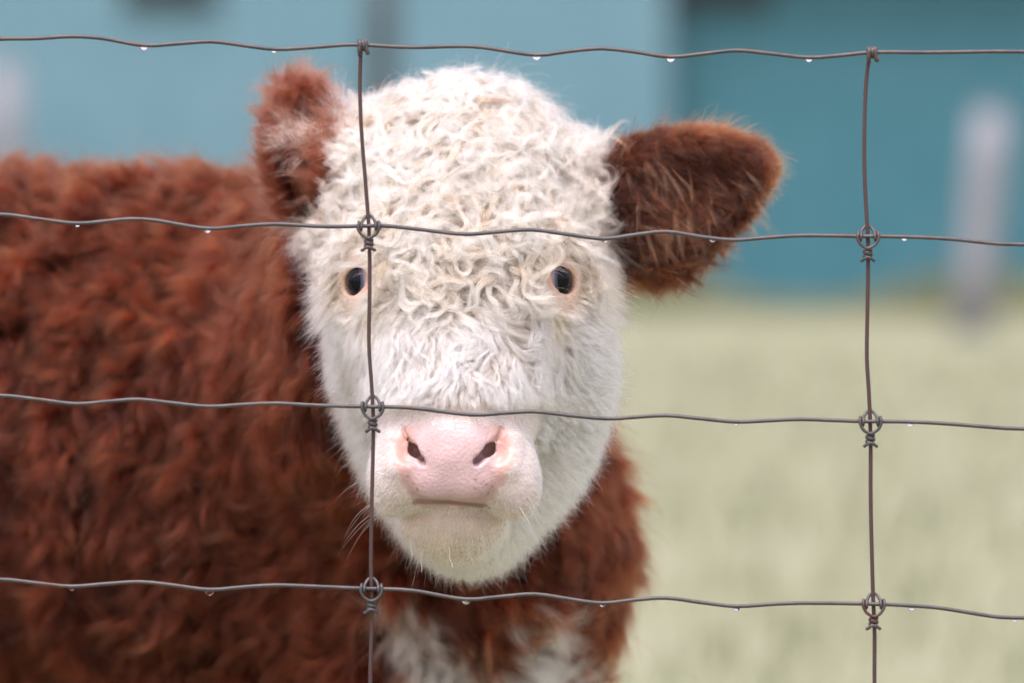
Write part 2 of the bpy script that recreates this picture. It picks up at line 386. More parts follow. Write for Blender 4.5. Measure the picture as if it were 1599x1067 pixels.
# --- trunk, neck, legs (the calf stands facing right, its head turned to the camera)
ell((-0.175, 4.10, 0.768), (0.185, 0.165, 0.19), k=.08)             # shoulders
ell((-0.45, 4.13, 0.765), (0.36, 0.185, 0.205), k=.12)            # barrel
ell((-0.82, 4.16, 0.80), (0.20, 0.165, 0.185), k=.1)              # rump
cone((-0.15, 4.06, 0.860), (-0.75, 4.15, 0.905), .075, .07, k=.1)  # back line
cone((-0.12, 4.04, 0.81), (-0.085, 3.86, 0.84), .130, .085, k=.06) # neck
cone((-0.14, 4.0, 0.858), (-0.075, 3.84, 0.885), .085, .075, k=.07) # crest
ell((0.002, 3.97, 0.715), (0.070, 0.115, 0.105), k=.07)            # brisket
ell((-0.07, 3.97, 0.68), (0.09, 0.10, 0.16), k=.06)
for dy in (-.085, .085):
    cone((-0.04, 4.08 + dy, 0.62), (-0.03, 4.07 + dy, 0.36), .062, .034, k=.05)
    cone((-0.03, 4.07 + dy, 0.36), (-0.035, 4.07 + dy, 0.09), .034, .024, k=.03)
    cone((-0.035, 4.07 + dy, 0.09), (-0.015, 4.07 + dy, 0.025), .026, .034, k=.02)
    cone((-0.84, 4.16 + dy, 0.74), (-0.78, 4.16 + dy, 0.50), .11, .06, k=.06)
    cone((-0.78, 4.16 + dy, 0.50), (-0.90, 4.16 + dy, 0.36), .052, .034, k=.03)
    cone((-0.90, 4.16 + dy, 0.36), (-0.87, 4.16 + dy, 0.09), .034, .025, k=.03)
    cone((-0.87, 4.16 + dy, 0.09), (-0.85, 4.16 + dy, 0.025), .026, .034, k=.02)
cone((-1.0, 4.17, 0.93), (-1.06, 4.17, 0.75), .025, .014, k=.04)  # tail
cone((-1.06, 4.17, 0.75), (-1.05, 4.17, 0.45), .014, .02, k=.02)
# --- head
ell(P(720, 337, 3.715), (.062, .066, .057), k=.03)                # cranium
ell(P(730, 290, 3.715), (.046, .05, .043), k=.025)                 # poll
ell(P(721, 430, 3.672), (.074, .052, .052), k=.03)                # brow
cone(P(719, 430, 3.655), P(709, 640, 3.580), .050, .036, k=.045)  # bridge
cone(P(650, 470, 3.665), P(655, 650, 3.610), .036, .030, k=.05)   # face sides
cone(P(790, 470, 3.665), P(765, 650, 3.610), .036, .030, k=.05)
ell(P(708, 722, 3.574), (.050, .040, .032), k=.02)               # muzzle
ell(P(614, 756, 3.574), (.0165, .025, .022), k=.022)                # lip pads
ell(P(807, 764, 3.574), (.0160, .025, .022), k=.022)
ell(P(706, 815, 3.598), (.036, .028, .015), k=.006)               # chin
cone(P(710, 822, 3.61), P(736, 808, 3.69), .024, .033, k=.03)     # lower jaw
ell(P(736, 606, 3.712), (.075, .058, .076), k=.04)                # cheeks
ell(P(636, 560, 3.685), (.040, .045, .060), k=.045)
ell(P(846, 585, 3.685), (.041, .045, .064), k=.045)
ell(P(736, 726, 3.692), (.064, .050, .049), k=.035)                # jowl
cone(P(715, 330, 3.76), P(660, 420, 3.90), .080, .095, k=.05)     # nape into neck
# --- ears
EARS = {}
ec = P(1070, 286, 3.735)
er = P(1195, 250, 3.735) - P(955, 295, 3.735); er /= np.linalg.norm(er)
Mr = np.array(Matrix.Rotation(-math.atan2(er[2], er[0]), 3, 'Y') @ Matrix.Rotation(R(14), 3, 'Z') @ Matrix.Rotation(R(-12), 3, 'X'))
ellM(ec, (.056, .018, .034), Mr, .022, 'u')
cone(P(1110, 270, 3.735), P(1172, 258, 3.742), .015, .0060, k=.02)
cone(P(905, 318, 3.730), P(985, 305, 3.738), .022, .026, k=.025)
ellM(P(1018, 332, 3.738), (.034, .016, .032), Mr, .02, 'u')
ellM(ec + Mr @ np.array([.000, -.0245, -.008]), (.046, .017, .028), Mr, .014, 's')
lc = P(497, 250, 3.765); Ml = np.array(Matrix.Rotation(R(-20), 3, 'Y') @ Matrix.Rotation(R(-38), 3, 'Z'))
ellM(lc, (.025, .015, .042), Ml, .02, 'u')
cone(P(575, 305, 3.735), P(508, 290, 3.76), .026, .024, k=.035)
ellM(lc + Ml @ np.array([.004, -.024, -.010]), (.018, .018, .030), Ml, .010, 's')
# --- eyes, nostrils, mouth cut into the finished surface
EYES = []
for px, py, sx in ((558, 439, -1), (876, 437, 1)):
    s_ = hit(px, py); a = R(46) * sx
    f = np.array([math.sin(a), -math.cos(a), 0.05]); f /= np.linalg.norm(f)
    tx = np.cross(f, [0, 0, 1.]); tx /= np.linalg.norm(tx); tz = np.cross(tx, f)
    EYES.append((s_ - f * .0120, f, sx))
for (c, f, sx) in EYES:
    tx = np.cross([0, 0, 1.], f); tx /= np.linalg.norm(tx); tz = np.cross(f, tx)
    rl = R(-20) * sx; t2 = tx * math.cos(rl) + tz * math.sin(rl); z2 = -tx * math.sin(rl) + tz * math.cos(rl)
    M = np.stack([t2, f, z2], 1)
    o = c + f * .0115
    ellM(o - f * .002, (.0175, .0065, .0155), M, .010, 'u')          # lid ridge
    ellM(c + f * .006 - np.array([0, 0, .0006]), (.0136, .022, .0102), M, .0022, 's')
cp = hit(706, 700); ellM(cp + [0, .0065, 0], (.0205, .0085, .0190), np.eye(3), .008, 'u')      # pad between the nostrils
for xx in (-1, 1): ellM(hit(706 + xx * 26, 757) + [0, .004, 0], (.013, .0060, .0095), np.eye(3), .008, 'u')
for side, pts in ((-1, [(630, 668, .0008), (636, 688, .0015), (646, 705, .0033), (661, 722, .0029)]), (1, [(782, 668, .0008), (777, 687, .0014), (763, 704, .0036), (743, 722, .0031)])):
    H3 = [(hit(a, b), r_) for a, b, r_ in pts]
    bw = hit(707 + side * 74, 703); NB = bw + [0, -.001, 0]
    w = [hit(707 + side * 90, 692), hit(707 + side * 84, 732)]
    cone(w[0] + [0, .0055, 0], w[1] + [0, .0045, 0], .0065, .0070, k=.008)            # outer wing
    ellM(NB, (.0052, .0048, .0088), np.array(Matrix.Rotation(R(22) * side, 3, 'Y')), .006, 's')   # shallow bowl
    for (p0, r0), (p1, r1_) in zip(H3[:-1], H3[1:]):
        cone(p0 + [0, .0015, 0], p1 + [0, .0030, 0], r0, r1_, k=.0025, op='s')
        cone(p0 + [-side * .001, .008, 0], p1 + [-side * .001, .010, 0], r0 * 1.15, r1_ * 1.2, k=.002, op='s'); cone(p0 + [0, .014, 0], p1 + [0, .020, 0], r0 * 1.5, r1_ * 1.6, k=.002, op='s')
    pm = H3[2][0]; cone(pm + [0, .004, 0], pm + [0, .020, .002], .0034, .0034, k=.003, op='s')
mp = [hit(a, b) + [0, .0008, 0] for a, b in ((598, 797), (622, 790), (650, 784), (700, 785), (750, 790), (775, 793), (812, 799))]
mr_ = [.0004, .0010, .0026, .0031, .0027, .0010, .0004]
for i in range(6): cone(mp[i], mp[i + 1], mr_[i], mr_[i + 1], k=.0018, op='s')

# --- surface nets on a rectilinear grid that is fine at the muzzle
def axis(segs):
    out = []
    for a, b, s in segs: out += list(np.arange(a, b - 1e-6, s))
    return np.array(out + [segs[-1][1]], dtype=np.float64)
hx0, hx1 = P(500, 0, 3.7)[0] - .05, P(1220, 0, 3.7)[0] + .02
mx0, mx1 = P(600, 0, 3.56)[0], P(815, 0, 3.56)[0]
ez0, ez1 = P(0, 475, 3.63)[2], P(0, 400, 3.63)[2]
mz0, mz1 = P(0, 830, 3.56)[2], P(0, 655, 3.56)[2]
X = axis([(-1.14, hx0 - .02, .013), (hx0 - .02, mx0, .0027), (mx0, mx1, .0016), (mx1, hx1, .0028), (hx1, hx1 + .03, .008)])
Y_ = axis([(3.50, 3.60, .0018), (3.60, 3.70, .0022), (3.70, 3.80, .0036), (3.80, 4.40, .013)])
Z = axis([(-0.02, .62, .014), (.62, mz0, .006), (mz0, mz1, .0016), (mz1, ez0, .0034), (ez0, ez1, .0017), (ez1, 1.12, .0034)])
D = np.full((len(X), len(Y_), len(Z)), 1.0, np.float32)
for pr in PR:
    lo, hi = bbox(pr, .03 + pr[4])
    sl = []
    for ax, a, b in ((X, lo[0], hi[0]), (Y_, lo[1], hi[1]), (Z, lo[2], hi[2])):
        i0 = max(0, np.searchsorted(ax, a) - 1); i1 = min(len(ax), np.searchsorted(ax, b) + 1); sl.append(slice(i0, i1))
    e = pev(pr, X[sl[0]][:, None, None], Y_[sl[1]][None, :, None], Z[sl[2]][None, None, :])
    D[tuple(sl)] = comb(D[tuple(sl)], e, pr[4], pr[5])
I = D < 0
cnt = np.zeros([n - 1 for n in D.shape], np.int8)
for a in (0, 1):
    for b in (0, 1):
        for c in (0, 1): cnt += I[a:I.shape[0]-1+a, b:I.shape[1]-1+b, c:I.shape[2]-1+c]
act = (cnt > 0) & (cnt < 8); idx = np.full(act.shape, -1, np.int64); ii = np.argwhere(act); idx[act] = np.arange(len(ii))
cen = np.zeros((len(ii), 3)); wsum = np.zeros(len(ii))
axs = (X, Y_, Z)
for ax in range(3):
    o1, o2 = [a for a in range(3) if a != ax]
    for a in (0, 1):
        for b in (0, 1):
            c0 = ii.copy(); c0[:, o1] += a; c0[:, o2] += b; c1 = c0.copy(); c1[:, ax] += 1
            d0 = D[tuple(c0.T)]; d1 = D[tuple(c1.T)]; m = (d0 < 0) != (d1 < 0)
            t = np.clip(np.where(m, d0 / np.where(m, d0 - d1, 1), 0), 0, 1)
            q = np.stack([axs[k][c0[:, k]] for k in range(3)], 1); q[:, ax] += t * (axs[ax][c1[:, ax]] - axs[ax][c0[:, ax]])
            cen += q * m[:, None]; wsum += m
VV = cen / wsum[:, None]
FF = []
for ax in range(3):
    o1, o2 = [(1, 2), (2, 0), (0, 1)][ax]
    s0 = [slice(None)] * 3; s1 = [slice(None)] * 3; s0[ax] = slice(0, -1); s1[ax] = slice(1, None)
    A_, B_ = I[tuple(s0)], I[tuple(s1)]; e = np.argwhere(A_ != B_)
    ok = (e[:, o1] > 0) & (e[:, o2] > 0) & (e[:, o1] < D.shape[o1] - 1) & (e[:, o2] < D.shape[o2] - 1); e = e[ok]
    flip = A_[tuple(e.T)]
    q = []
    for a, b in ((0, 0), (-1, 0), (-1, -1), (0, -1)):
        c = e.copy(); c[:, o1] += a; c[:, o2] += b; q.append(idx[tuple(c.T)])
    q = np.stack(q, 1); q[~flip] = q[~flip][:, ::-1]; FF.append(q)
FF = np.vstack(FF)
for _ in range(2):
    G_, d0 = grad(VV); VV = VV - G_ * (np.clip(d0, -.004, .004))[:, None]
Nn, d0 = grad(VV)
print("calf verts", len(VV))
del D, I, act, cnt

# ------------------------------------------------------------------ coat map
def vnoise(p, s, seed=0):
    """cheap smooth 3-D noise in -1..1"""
    r_ = np.random.default_rng(seed); out = np.zeros(len(p))
    for _ in range(5):
        k = r_.normal(size=3) * s; out += np.sin(p @ k + r_.random() * 6.283)
    return out / 2.6
def in_ear(p):
    """signed membership: +1 right ear, -1 left ear, 0 none"""
    px, py = pix(p)
    e = np.zeros(len(p), int)
    e[(px > 935) & (py < 480) & (py < 380 + (px-945)*0.6+60) & (p[:, 1] > 3.68)] = 1
    lx = 520 - np.clip((py - 215) * .10, -30, 14)
    e[(px < np.interp(py, [120, 189, 245, 312, 345], [578, 572, 543, 522, 498])) & (py < 345) & (p[:, 1] > 3.70) & (p[:, 1] < 3.84) & (px > 380)] = -1
    return e
def whiteness(p):
    px, py = pix(p); n = vnoise(p, 60, 3) * .5 + vnoise(p, 160, 5) * .3
    head = 1 - sstep(3.745, 3.775, p[:, 1] + n * .008 + np.where(px < 560, .0, 0) )
    top = (py < 330) & (px > 572) & (px < 925); head = np.where(top, 1 - sstep(3.80, 3.84, p[:, 1]), head)
    e = in_ear(p)
    er_ = sstep(952, 928, px + n * 14 + np.where(py > 330, (py - 330) * .05, 0)); head = np.where(e == 1, er_ * .9, head)
    head = np.where(e == -1, 0, head)
    # white brisket
    b1 = sstep(900, 945, py + n * 26) * sstep(0, 30, (px + n*12) - np.interp(py, [900, 950, 1067, 1300], [600, 590, 620, 620])) * sstep(0, 30, np.interp(py, [930, 1067, 1300], [850, 885, 900]) - (px + n*12))
    mid = np.exp(-((px - 745) / 75) ** 2) * sstep(1040, 965, py); b2 = b1 * (1 - mid * .9)
    b1 = np.where((p[:, 1] < 4.02) & (p[:, 1] > 3.78) & (py > 900), b2, 0)
    leg = 1 - sstep(.22, .30, p[:, 2]); return np.clip(np.maximum(np.maximum(head, b1), leg), 0, 1)
def nosemask(p):
    px, py = pix(p)
    hw = np.interp(py, [655, 668, 690, 720, 750, 775, 790], [42, 80, 96, 95, 83, 67, 50])
    e = np.maximum(np.abs(px - 707) / hw, np.where(py < 727, (727 - py) / 66, (py - 727) / 66))
    return (1 - sstep(.90, 1.06, e + vnoise(p, 500, 9) * .05)) * (p[:, 1] < 3.60)
def eyedist(p):
    return np.min([np.linalg.norm((p - (c + f * .011)) * [1, 1, 1.05], axis=1) for c, f, s in EYES], 0)
def peach(p):
    """bare peach skin round the eyes, mostly towards the nose"""
    out = np.zeros(len(p))
    for c, f, sx in EYES:
        q = p - (c + f * .011); q = q - np.array([-sx * .007, 0, -.003])
        out = np.maximum(out, 1 - sstep(.014, .032, np.linalg.norm(q * [1.0, 1, .82], axis=1)))
    return out
wv = whiteness(VV); nm = nosemask(VV); pe = peach(VV); px, py = pix(VV)
c_white = np.array([.56, .44, .36]); c_brown = np.array([.022, .005, .003]); c_pink = np.array([.64, .45, .45]); c_peach = np.array([.64, .40, .30]); c_cream = np.array([.62, .49, .40])
col = c_brown[None] * (1 - wv[:, None]) + c_white[None] * wv[:, None]
mzv = (sstep(3.64, 3.61, VV[:, 1]) * sstep(620, 650, py) * wv)[:, None]; col = col * (1 - mzv) + np.array([.62, .51, .48]) * mzv
chin = sstep(790, 815, py - np.clip(np.abs(px - 706) - 70, 0, 99) * .5) * wv * (VV[:, 1] < 3.66) * .8; col = col * (1 - chin[:, None]) + c_cream * chin[:, None]
col = col * (1 - pe[:, None] * .85 * wv[:, None]) + c_peach * (pe[:, None] * .85 * wv[:, None])
side = sstep(50, 80, np.abs(px - 707)); pk = c_pink[None] * (1 - side[:, None]) + np.array([.66, .38, .32])[None] * side[:, None]
low = sstep(705, 770, py) * .6; pk = pk * (1 - low[:, None]) + np.array([.50, .345, .36]) * low[:, None]
col = col * (1 - nm[:, None]) + pk * nm[:, None]
spot = (vnoise(VV, 1500, 21) > .75) & (nm > .3) & (np.abs(py - 762) < 20) & ((np.abs(px - 648) < 18) | (np.abs(px - 755) < 20)); col[spot] = col[spot] * .35 + np.array([.40, .12, .07]) * .65
hoof = (VV[:, 2] < .045); col[hoof] = [.05, .045, .04]
gm = np.exp(-((py - np.interp(px, [598, 622, 650, 700, 750, 775, 812], [797, 790, 784, 785, 790, 796, 806])) / 4.0) ** 2) * (np.abs(px - 705) < 62) * (VV[:, 1] < 3.62); col = col * (1 - gm[:, None] * .8) + np.array([.20, .085, .06]) * gm[:, None] * .8
earin = in_ear(VV); col[earin != 0] = np.where(wv[earin != 0][:, None] > .5, c_white, np.array([.035, .011, .007]))
me = bpy.data.meshes.new("body"); me.from_pydata(VV.tolist(), [], FF.tolist()); me.update()
me.polygons.foreach_set('use_smooth', np.ones(len(FF), bool))
ca = me.color_attributes.new("coat", 'FLOAT_COLOR', 'POINT'); ca.data.foreach_set('color', np.hstack([col, nm[:, None]]).ravel())
ms = NT("calf_skin")
at_ = ms.n('ShaderNodeVertexColor'); at_.layer_name = "coat"
nz = ms.noise(420, 5); nz2 = ms.noise(60, 4)
vor = ms.n('ShaderNodeTexVoronoi'); vor.inputs['Scale'].default_value = 420; tc = ms.n('ShaderNodeTexCoord'); ms.l(tc.outputs['Object'], vor.inputs['Vector'])
hsv = ms.n('ShaderNodeHueSaturation'); ms.l(at_.outputs['Color'], hsv.inputs['Color'])
mr2 = ms.n('ShaderNodeMapRange'); mr2.inputs['From Min'].default_value = .3; mr2.inputs['From Max'].default_value = .7; mr2.inputs['To Min'].default_value = .86; mr2.inputs['To Max'].default_value = 1.1
ms.l(nz2.outputs['Fac'], mr2.inputs['Value']); ms.l(mr2.outputs[0], hsv.inputs['Value'])
ms.l(hsv.outputs[0], ms.b.inputs['Base Color']); ms.b.inputs['Roughness'].default_value = .40
ms.b.inputs['Subsurface Weight'].default_value = .25; ms.b.inputs['Subsurface Radius'].default_value = (1, .4, .25); ms.b.inputs['Subsurface Scale'].default_value = .004
madd = ms.n('ShaderNodeMath', operation='ADD'); ms.l(vor.outputs['Distance'], madd.inputs[0]); ms.l(nz.outputs['Fac'], madd.inputs[1])
ms.bump(madd.outputs[0], .35, .0008)
me.materials.append(ms.m)
calf = link("calf", None); calf.location = (-.3, 4.05, 0)
tag(calf, 'brown calf with curly white face and pink nose looking through the wire fence', 'calf')
body = link("body", me, calf); body.location = (.3, -4.05, 0)
def cpart(name, V, F, mat, label=None, parent=None):
    o = meshobj(name, V, F, mat, parent or calf); 
    if parent is None: o.location = (.3, -4.05, 0)
    if label: o['label'] = label
    return o

# ------------------------------------------------------------------ eyes
mo = NT("eyeball"); geo = mo.n('ShaderNodeAttribute', attribute_name='iris')
r = mo.ramp(geo.outputs['Fac'], [(0.0, (0.001, 0.001, 0.002, 1)), (.66, (0.003, 0.004, 0.008, 1)), (.70, (0.06, 0.075, 0.11, 1)), (.78, (0.10, 0.11, 0.16, 1)), (.86, (0.40, 0.33, 0.40, 1)), (1, (0.50, 0.38, 0.42, 1))])
mo.l(r.outputs[0], mo.b.inputs['Base Color']); mo.b.inputs['Roughness'].default_value = .03; mo.b.inputs['Coat Weight'].default_value = 0; mo.b.inputs['IOR'].default_value = 1.36; mo.b.inputs['Specular IOR Level'].default_value = .32; mo.b.inputs['Coat Roughness'].default_value = .02
for (c, f, sx) in EYES:
    bm = bmesh.new(); bmesh.ops.create_uvsphere(bm, u_segments=48, v_segments=32, radius=.0150)
    me = bpy.data.meshes.new("eye"); bm.to_mesh(me); bm.free()
    co = np.zeros(len(me.vertices) * 3); me.vertices.foreach_get('co', co); co = co.reshape(-1, 3)
    a = R(65) * sx; gz = nrm(np.array([math.sin(a), -math.cos(a), 0.02])); th = np.arccos(np.clip(nrm(co) @ gz, -1, 1))
    at2 = me.attributes.new('iris', 'FLOAT', 'POINT'); at2.data.foreach_set('value', np.clip(th / R(66), 0, 1))
    bump_ = np.clip(1 - th / R(42), 0, 1); co = co * (1 + .07 * np.sqrt(bump_))[:, None] + c + f * .0012
    me.vertices.foreach_set('co', co.ravel()); me.polygons.foreach_set('use_smooth', [True] * len(me.polygons)); me.materials.append(mo.m)
    o = link("eye", me, calf); o.location = (.3, -4.05, 0)

# ------------------------------------------------------------------ fur
def furmat(name, rough=.42, rr=.55, ior=1.45):
    m = bpy.data.materials.new(name); m.use_nodes = True; t = m.node_tree; t.nodes.clear()
    out = t.nodes.new('ShaderNodeOutputMaterial'); h = t.nodes.new('ShaderNodeBsdfHairPrincipled'); h.model = 'CHIANG'; h.parametrization = 'COLOR'
    a = t.nodes.new('ShaderNodeAttribute'); a.attribute_name = 'tint'
    b = t.nodes.new('ShaderNodeAttribute'); b.attribute_name = 'tiptint'
    hi = t.nodes.new('ShaderNodeHairInfo'); mx = t.nodes.new('ShaderNodeMix'); mx.data_type = 'RGBA'
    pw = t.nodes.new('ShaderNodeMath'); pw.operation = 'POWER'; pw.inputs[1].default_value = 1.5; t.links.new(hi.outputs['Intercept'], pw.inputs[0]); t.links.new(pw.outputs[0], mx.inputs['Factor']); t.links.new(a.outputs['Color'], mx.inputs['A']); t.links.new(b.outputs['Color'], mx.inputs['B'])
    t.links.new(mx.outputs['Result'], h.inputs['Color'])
    h.inputs['Roughness'].default_value = rough; h.inputs['Radial Roughness'].default_value = rr; h.inputs['IOR'].default_value = ior
    h.inputs['Random Roughness'].default_value = .2; t.links.new(h.outputs[0], out.inputs['Surface']); return m
M_FURW = furmat("white_fur", .5, .7, 1.42); M_FURB = furmat("brown_fur", .38, .5, 1.37)

tri = np.vstack([FF[:, [0, 1, 2]], FF[:, [0, 2, 3]]])
tv = VV[tri]; tar = .5 * np.linalg.norm(np.cross(tv[:, 1] - tv[:, 0], tv[:, 2] - tv[:, 0]), axis=1); tcen = tv.mean(1)
def sample(dens):
    """random surface points, dens = points per square metre for each triangle"""
    w = tar * dens; n = rng.poisson(w); k = np.repeat(np.arange(len(tri)), n)
    a, b = rng.random(len(k)), rng.random(len(k)); s = a + b > 1; a[s], b[s] = 1 - a[s], 1 - b[s]
    t = tv[k]; return t[:, 0] + a[:, None] * (t[:, 1] - t[:, 0]) + b[:, None] * (t[:, 2] - t[:, 0])
def grow(p0, flow, L, k0, k1, freq, height, nst=12, pull=.003, stick=1.0, grav=0.0, phase=None):
    """guide curves that run over the skin: curvature k0 + k1*sin(freq), lying at height(t) above it"""
    n = len(p0); nv, d0 = grad(p0); p = p0.copy(); d = nrm(flow - nv * (flow * nv).sum(1)[:, None]); out = [p0 - nv * .001]
    ph = rng.random(n) * 6.283 if phase is None else phase; ds = L / nst
    for j in range(1, nst + 1):
        t = j / nst
        th = (k0 + k1 * np.sin(freq * 6.283 * t + ph)) * ds
        b = np.cross(nv, d); d = d * np.cos(th)[:, None] + b * np.sin(th)[:, None]
        h = height(t); dh = h - height((j - 1) / nst)
        st = np.sqrt(np.maximum(ds ** 2 - dh ** 2, (ds * .25) ** 2))
        p = p + d * st[:, None] + nv * dh[:, None]
        nv, s = grad(p); p = p + nv * np.clip(h - s, -pull, .004)[:, None]
        dn_ = (d * nv).sum(1); d = d - nv * (dn_ * np.where((dn_ < 0) & (s < h * 1.3), 1.0, stick))[:, None]; d = nrm(d + np.array([0, 0, -1.]) * (grav / nst)); out.append(p.copy())
    return np.stack(out, 1), nrm(grad(p0)[0])
def strands(G, N0, per, rc, pinch, fuzz, fly=.04, npt=None):
    """hairs gathered round their guide lock"""
    n, m, _ = G.shape; k = np.repeat(np.arange(n), per); K = len(k)
    a = rng.random(K) * 6.283; rad = np.sqrt(rng.random(K)) * (rc[k] if np.ndim(rc) else rc)
    u_ = nrm(np.cross(N0, [0.13, .2, .97])); v_ = np.cross(N0, u_)
    off = u_[k] * (rad * np.cos(a))[:, None] + v_[k] * (rad * np.sin(a))[:, None]
    npt = npt or m; f = np.clip(.55 + .45 * rng.random(K) ** .6, 0, 1); fl = rng.random(K) < fly; f[fl] = 1.0
    t = np.linspace(0, 1, npt); tt = t[None] * f[:, None] * (m - 1); i0 = np.clip(tt.astype(int), 0, m - 2); fr = (tt - i0)[..., None]
    Q = G[k[:, None], i0] * (1 - fr) + G[k[:, None], i0 + 1] * fr
    pin = np.where(fl, .2, 1.0)[:, None] * (pinch[k][:, None] if np.ndim(pinch) else pinch)
    w = 1 - pin * sstep(0, .75, t)[None]
    Q += off[:, None] * w[..., None]
    wob = rng.normal(size=(K, 3)) * fuzz; wob2 = rng.normal(size=(K, 3)) * fuzz * .6
    wf = np.where(fl, 2.8, 1.0)[:, None, None]
    Q += wob[:, None] * (t[None, :, None] ** 1.3) * wf + wob2[:, None] * np.sin(t * 5 + 1)[None, :, None] * t[None, :, None] * wf
    Q += N0[k][:, None] * (t[None, :, None] ** 1.5) * (np.abs(rng.normal(size=K)) * fuzz * 1.2)[:, None, None] * wf
    return Q, k, fl
def curves(name, sets, mat, label=None):
    """sets: list of (Q, radius per hair, root colour, tip colour)"""
    tot = [(Q.shape[0], Q.shape[1]) for Q, *_ in sets]; sizes = np.concatenate([np.full(a, b) for a, b in tot])
    cd = bpy.data.hair_curves.new(name); cd.add_curves(sizes.tolist())
    pos = np.concatenate([Q.reshape(-1, 3) for Q, *_ in sets]); cd.attributes['position'].data.foreach_set('vector', pos.astype(np.float32).ravel())
    rad = np.concatenate([(r_[:, None] * np.clip(1.12 - np.linspace(0, 1, Q.shape[1])[None] ** 2.2, .12, 1)).ravel() for Q, r_, *_ in sets])
    ra = cd.attributes.get('radius') or cd.attributes.new('radius', 'FLOAT', 'POINT'); ra.data.foreach_set('value', rad.astype(np.float32))
    for nm_, i in (('tint', 2), ('tiptint', 3)):
        c = np.concatenate([s[i] for s in sets]); a = cd.attributes.new(nm_, 'FLOAT_COLOR', 'CURVE')
        a.data.foreach_set('color', np.hstack([np.clip(c, 0.002, .97), np.ones((len(c), 1))]).astype(np.float32).ravel())
    cd.materials.append(mat); o = link(name, cd, calf); o.location = (.3, -4.05, 0)
    if label: o['label'] = label
    print(name, len(sizes), "hairs"); return o
STAIN = [(hit(842, 490), .0055), (hit(832, 505), .004), (hit(592, 482), .0055), (hit(594, 500), .004), (hit(848, 497), .005)]
def colour(p, k, K, base='auto'):
    """root and tip colours for each hair from its lock's root point"""
    w = whiteness(p); lock = rng.normal(size=(len(p), 1)); h = rng.normal(size=(K, 1))
    px, py = pix(p)
    mz_ = (sstep(3.64, 3.61, p[:, 1]) * sstep(620, 650, py))[:, None]
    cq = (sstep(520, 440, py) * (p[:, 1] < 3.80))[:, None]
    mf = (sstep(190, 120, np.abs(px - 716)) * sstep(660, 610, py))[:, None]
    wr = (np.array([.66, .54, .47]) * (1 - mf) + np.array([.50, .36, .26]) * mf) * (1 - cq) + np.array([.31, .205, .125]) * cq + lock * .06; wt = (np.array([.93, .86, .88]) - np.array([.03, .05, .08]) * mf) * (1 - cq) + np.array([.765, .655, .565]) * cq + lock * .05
    wr = wr * (1 - mz_) + np.array([.74, .64, .62]) * mz_
    wt = wt * (1 - mz_) + np.array([.84, .76, .75]) * mz_
    cr = (sstep(785, 815, py + 0.12 * np.abs(px - 706) * 0 - np.clip(np.abs(px - 706) - 70, 0, 99) * .5) * (p[:, 1] < 3.68) * .75)[:, None]
    cr = np.maximum(cr, ((p[:, 1] > 3.8) * .9)[:, None])
    wr = wr * (1 - cr) + np.array([.74, .61, .49]) * cr; wt = wt * (1 - cr) + np.array([.88, .79, .71]) * cr
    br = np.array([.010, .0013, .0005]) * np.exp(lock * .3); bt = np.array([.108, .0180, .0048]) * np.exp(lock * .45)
    pe_ = peach(p)[:, None]; wr = wr * (1 - pe_ * .75) + np.array([.76, .46, .33]) * pe_ * .75; wt = wt * (1 - pe_ * .9) + np.array([.88, .60, .46]) * pe_ * .9
    st_ = np.max([np.exp(-(np.linalg.norm(p - q, axis=1) / r_) ** 2) for q, r_ in STAIN], 0)[:, None] * .8
    wr = wr * (1 - st_) + np.array([.42, .25, .08]) * st_; wt = wt * (1 - st_) + np.array([.66, .46, .26]) * st_
    s = (w > rng.random(len(w)) * .5 + .25)[:, None]
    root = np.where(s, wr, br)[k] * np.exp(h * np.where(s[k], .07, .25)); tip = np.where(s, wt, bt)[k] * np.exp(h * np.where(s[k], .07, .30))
    return root, tip

def clear(Q):
    """hairs that do not cross an eye"""
    ok = np.ones(len(Q), bool)
    for c, f, sx in EYES:
        for o_, r_ in ((c + f * .012, .0118),) + tuple((c + f * .014 - np.array([0, d_, 0]), .0105) for d_ in (.006, .012, .018, .024, .030)):
            ok &= (np.linalg.norm(Q - o_, axis=2).min(1) > r_)
    return ok
def filt(S):
    ok = clear(S[0]); return tuple(x[ok] for x in S)
MP = np.array(mp)
def mouthd(p):
    d = np.full(len(p), 1.)
    for a, b in zip(MP[2:-3], MP[3:-2]):
        ba = b - a; t = np.clip((p - a) @ ba / (ba @ ba), 0, 1); d = np.minimum(d, np.linalg.norm(p - a - t[:, None] * ba, axis=1))
    return d
tpx, tpy = pix(tcen); tW = whiteness(tcen); tE = in_ear(tcen); tN = nosemask(tcen); tEye = eyedist(tcen)
HEAD = (tcen[:, 1] < 3.79) & (tpx > 470) & (tE == 0) & (tpy < 960) & ((tcen[:, 1] < 3.772) | ((tpy < 420)))
eyeok = (tEye > .0112)
front = HEAD & eyeok & (tN < .3) & (mouthd(tcen) > .0028)
# zone weights (front of the head)
def zones(p):
    px, py = pix(p)
    curl = sstep(510, 420, py + np.abs(px - 715) * .15) * sstep(0, .01, eyedist(p) - .02)
    mz = sstep(3.625, 3.60, p[:, 1]) * sstep(600, 650, py + 0.0 * px)     # muzzle: very short hair
    return px, py, curl, mz
def headflow(p, px, py):
    cx = np.interp(py, [100, 700], [722, 708]); dx = (px - cx) / 200.0
    f = np.stack([dx * 1.0, np.full(len(p), .15), -np.ones(len(p)) * .75], 1)
    up = sstep(330, 180, py); f[:, 2] = f[:, 2] * (1 - up) + .15 * up - .25; f[:, 1] -= up * .3
    ch = sstep(.35, .9, np.abs(dx)); f[:, 0] += np.sign(dx) * ch * .5; f[:, 1] += ch * .5
    return nrm(f)
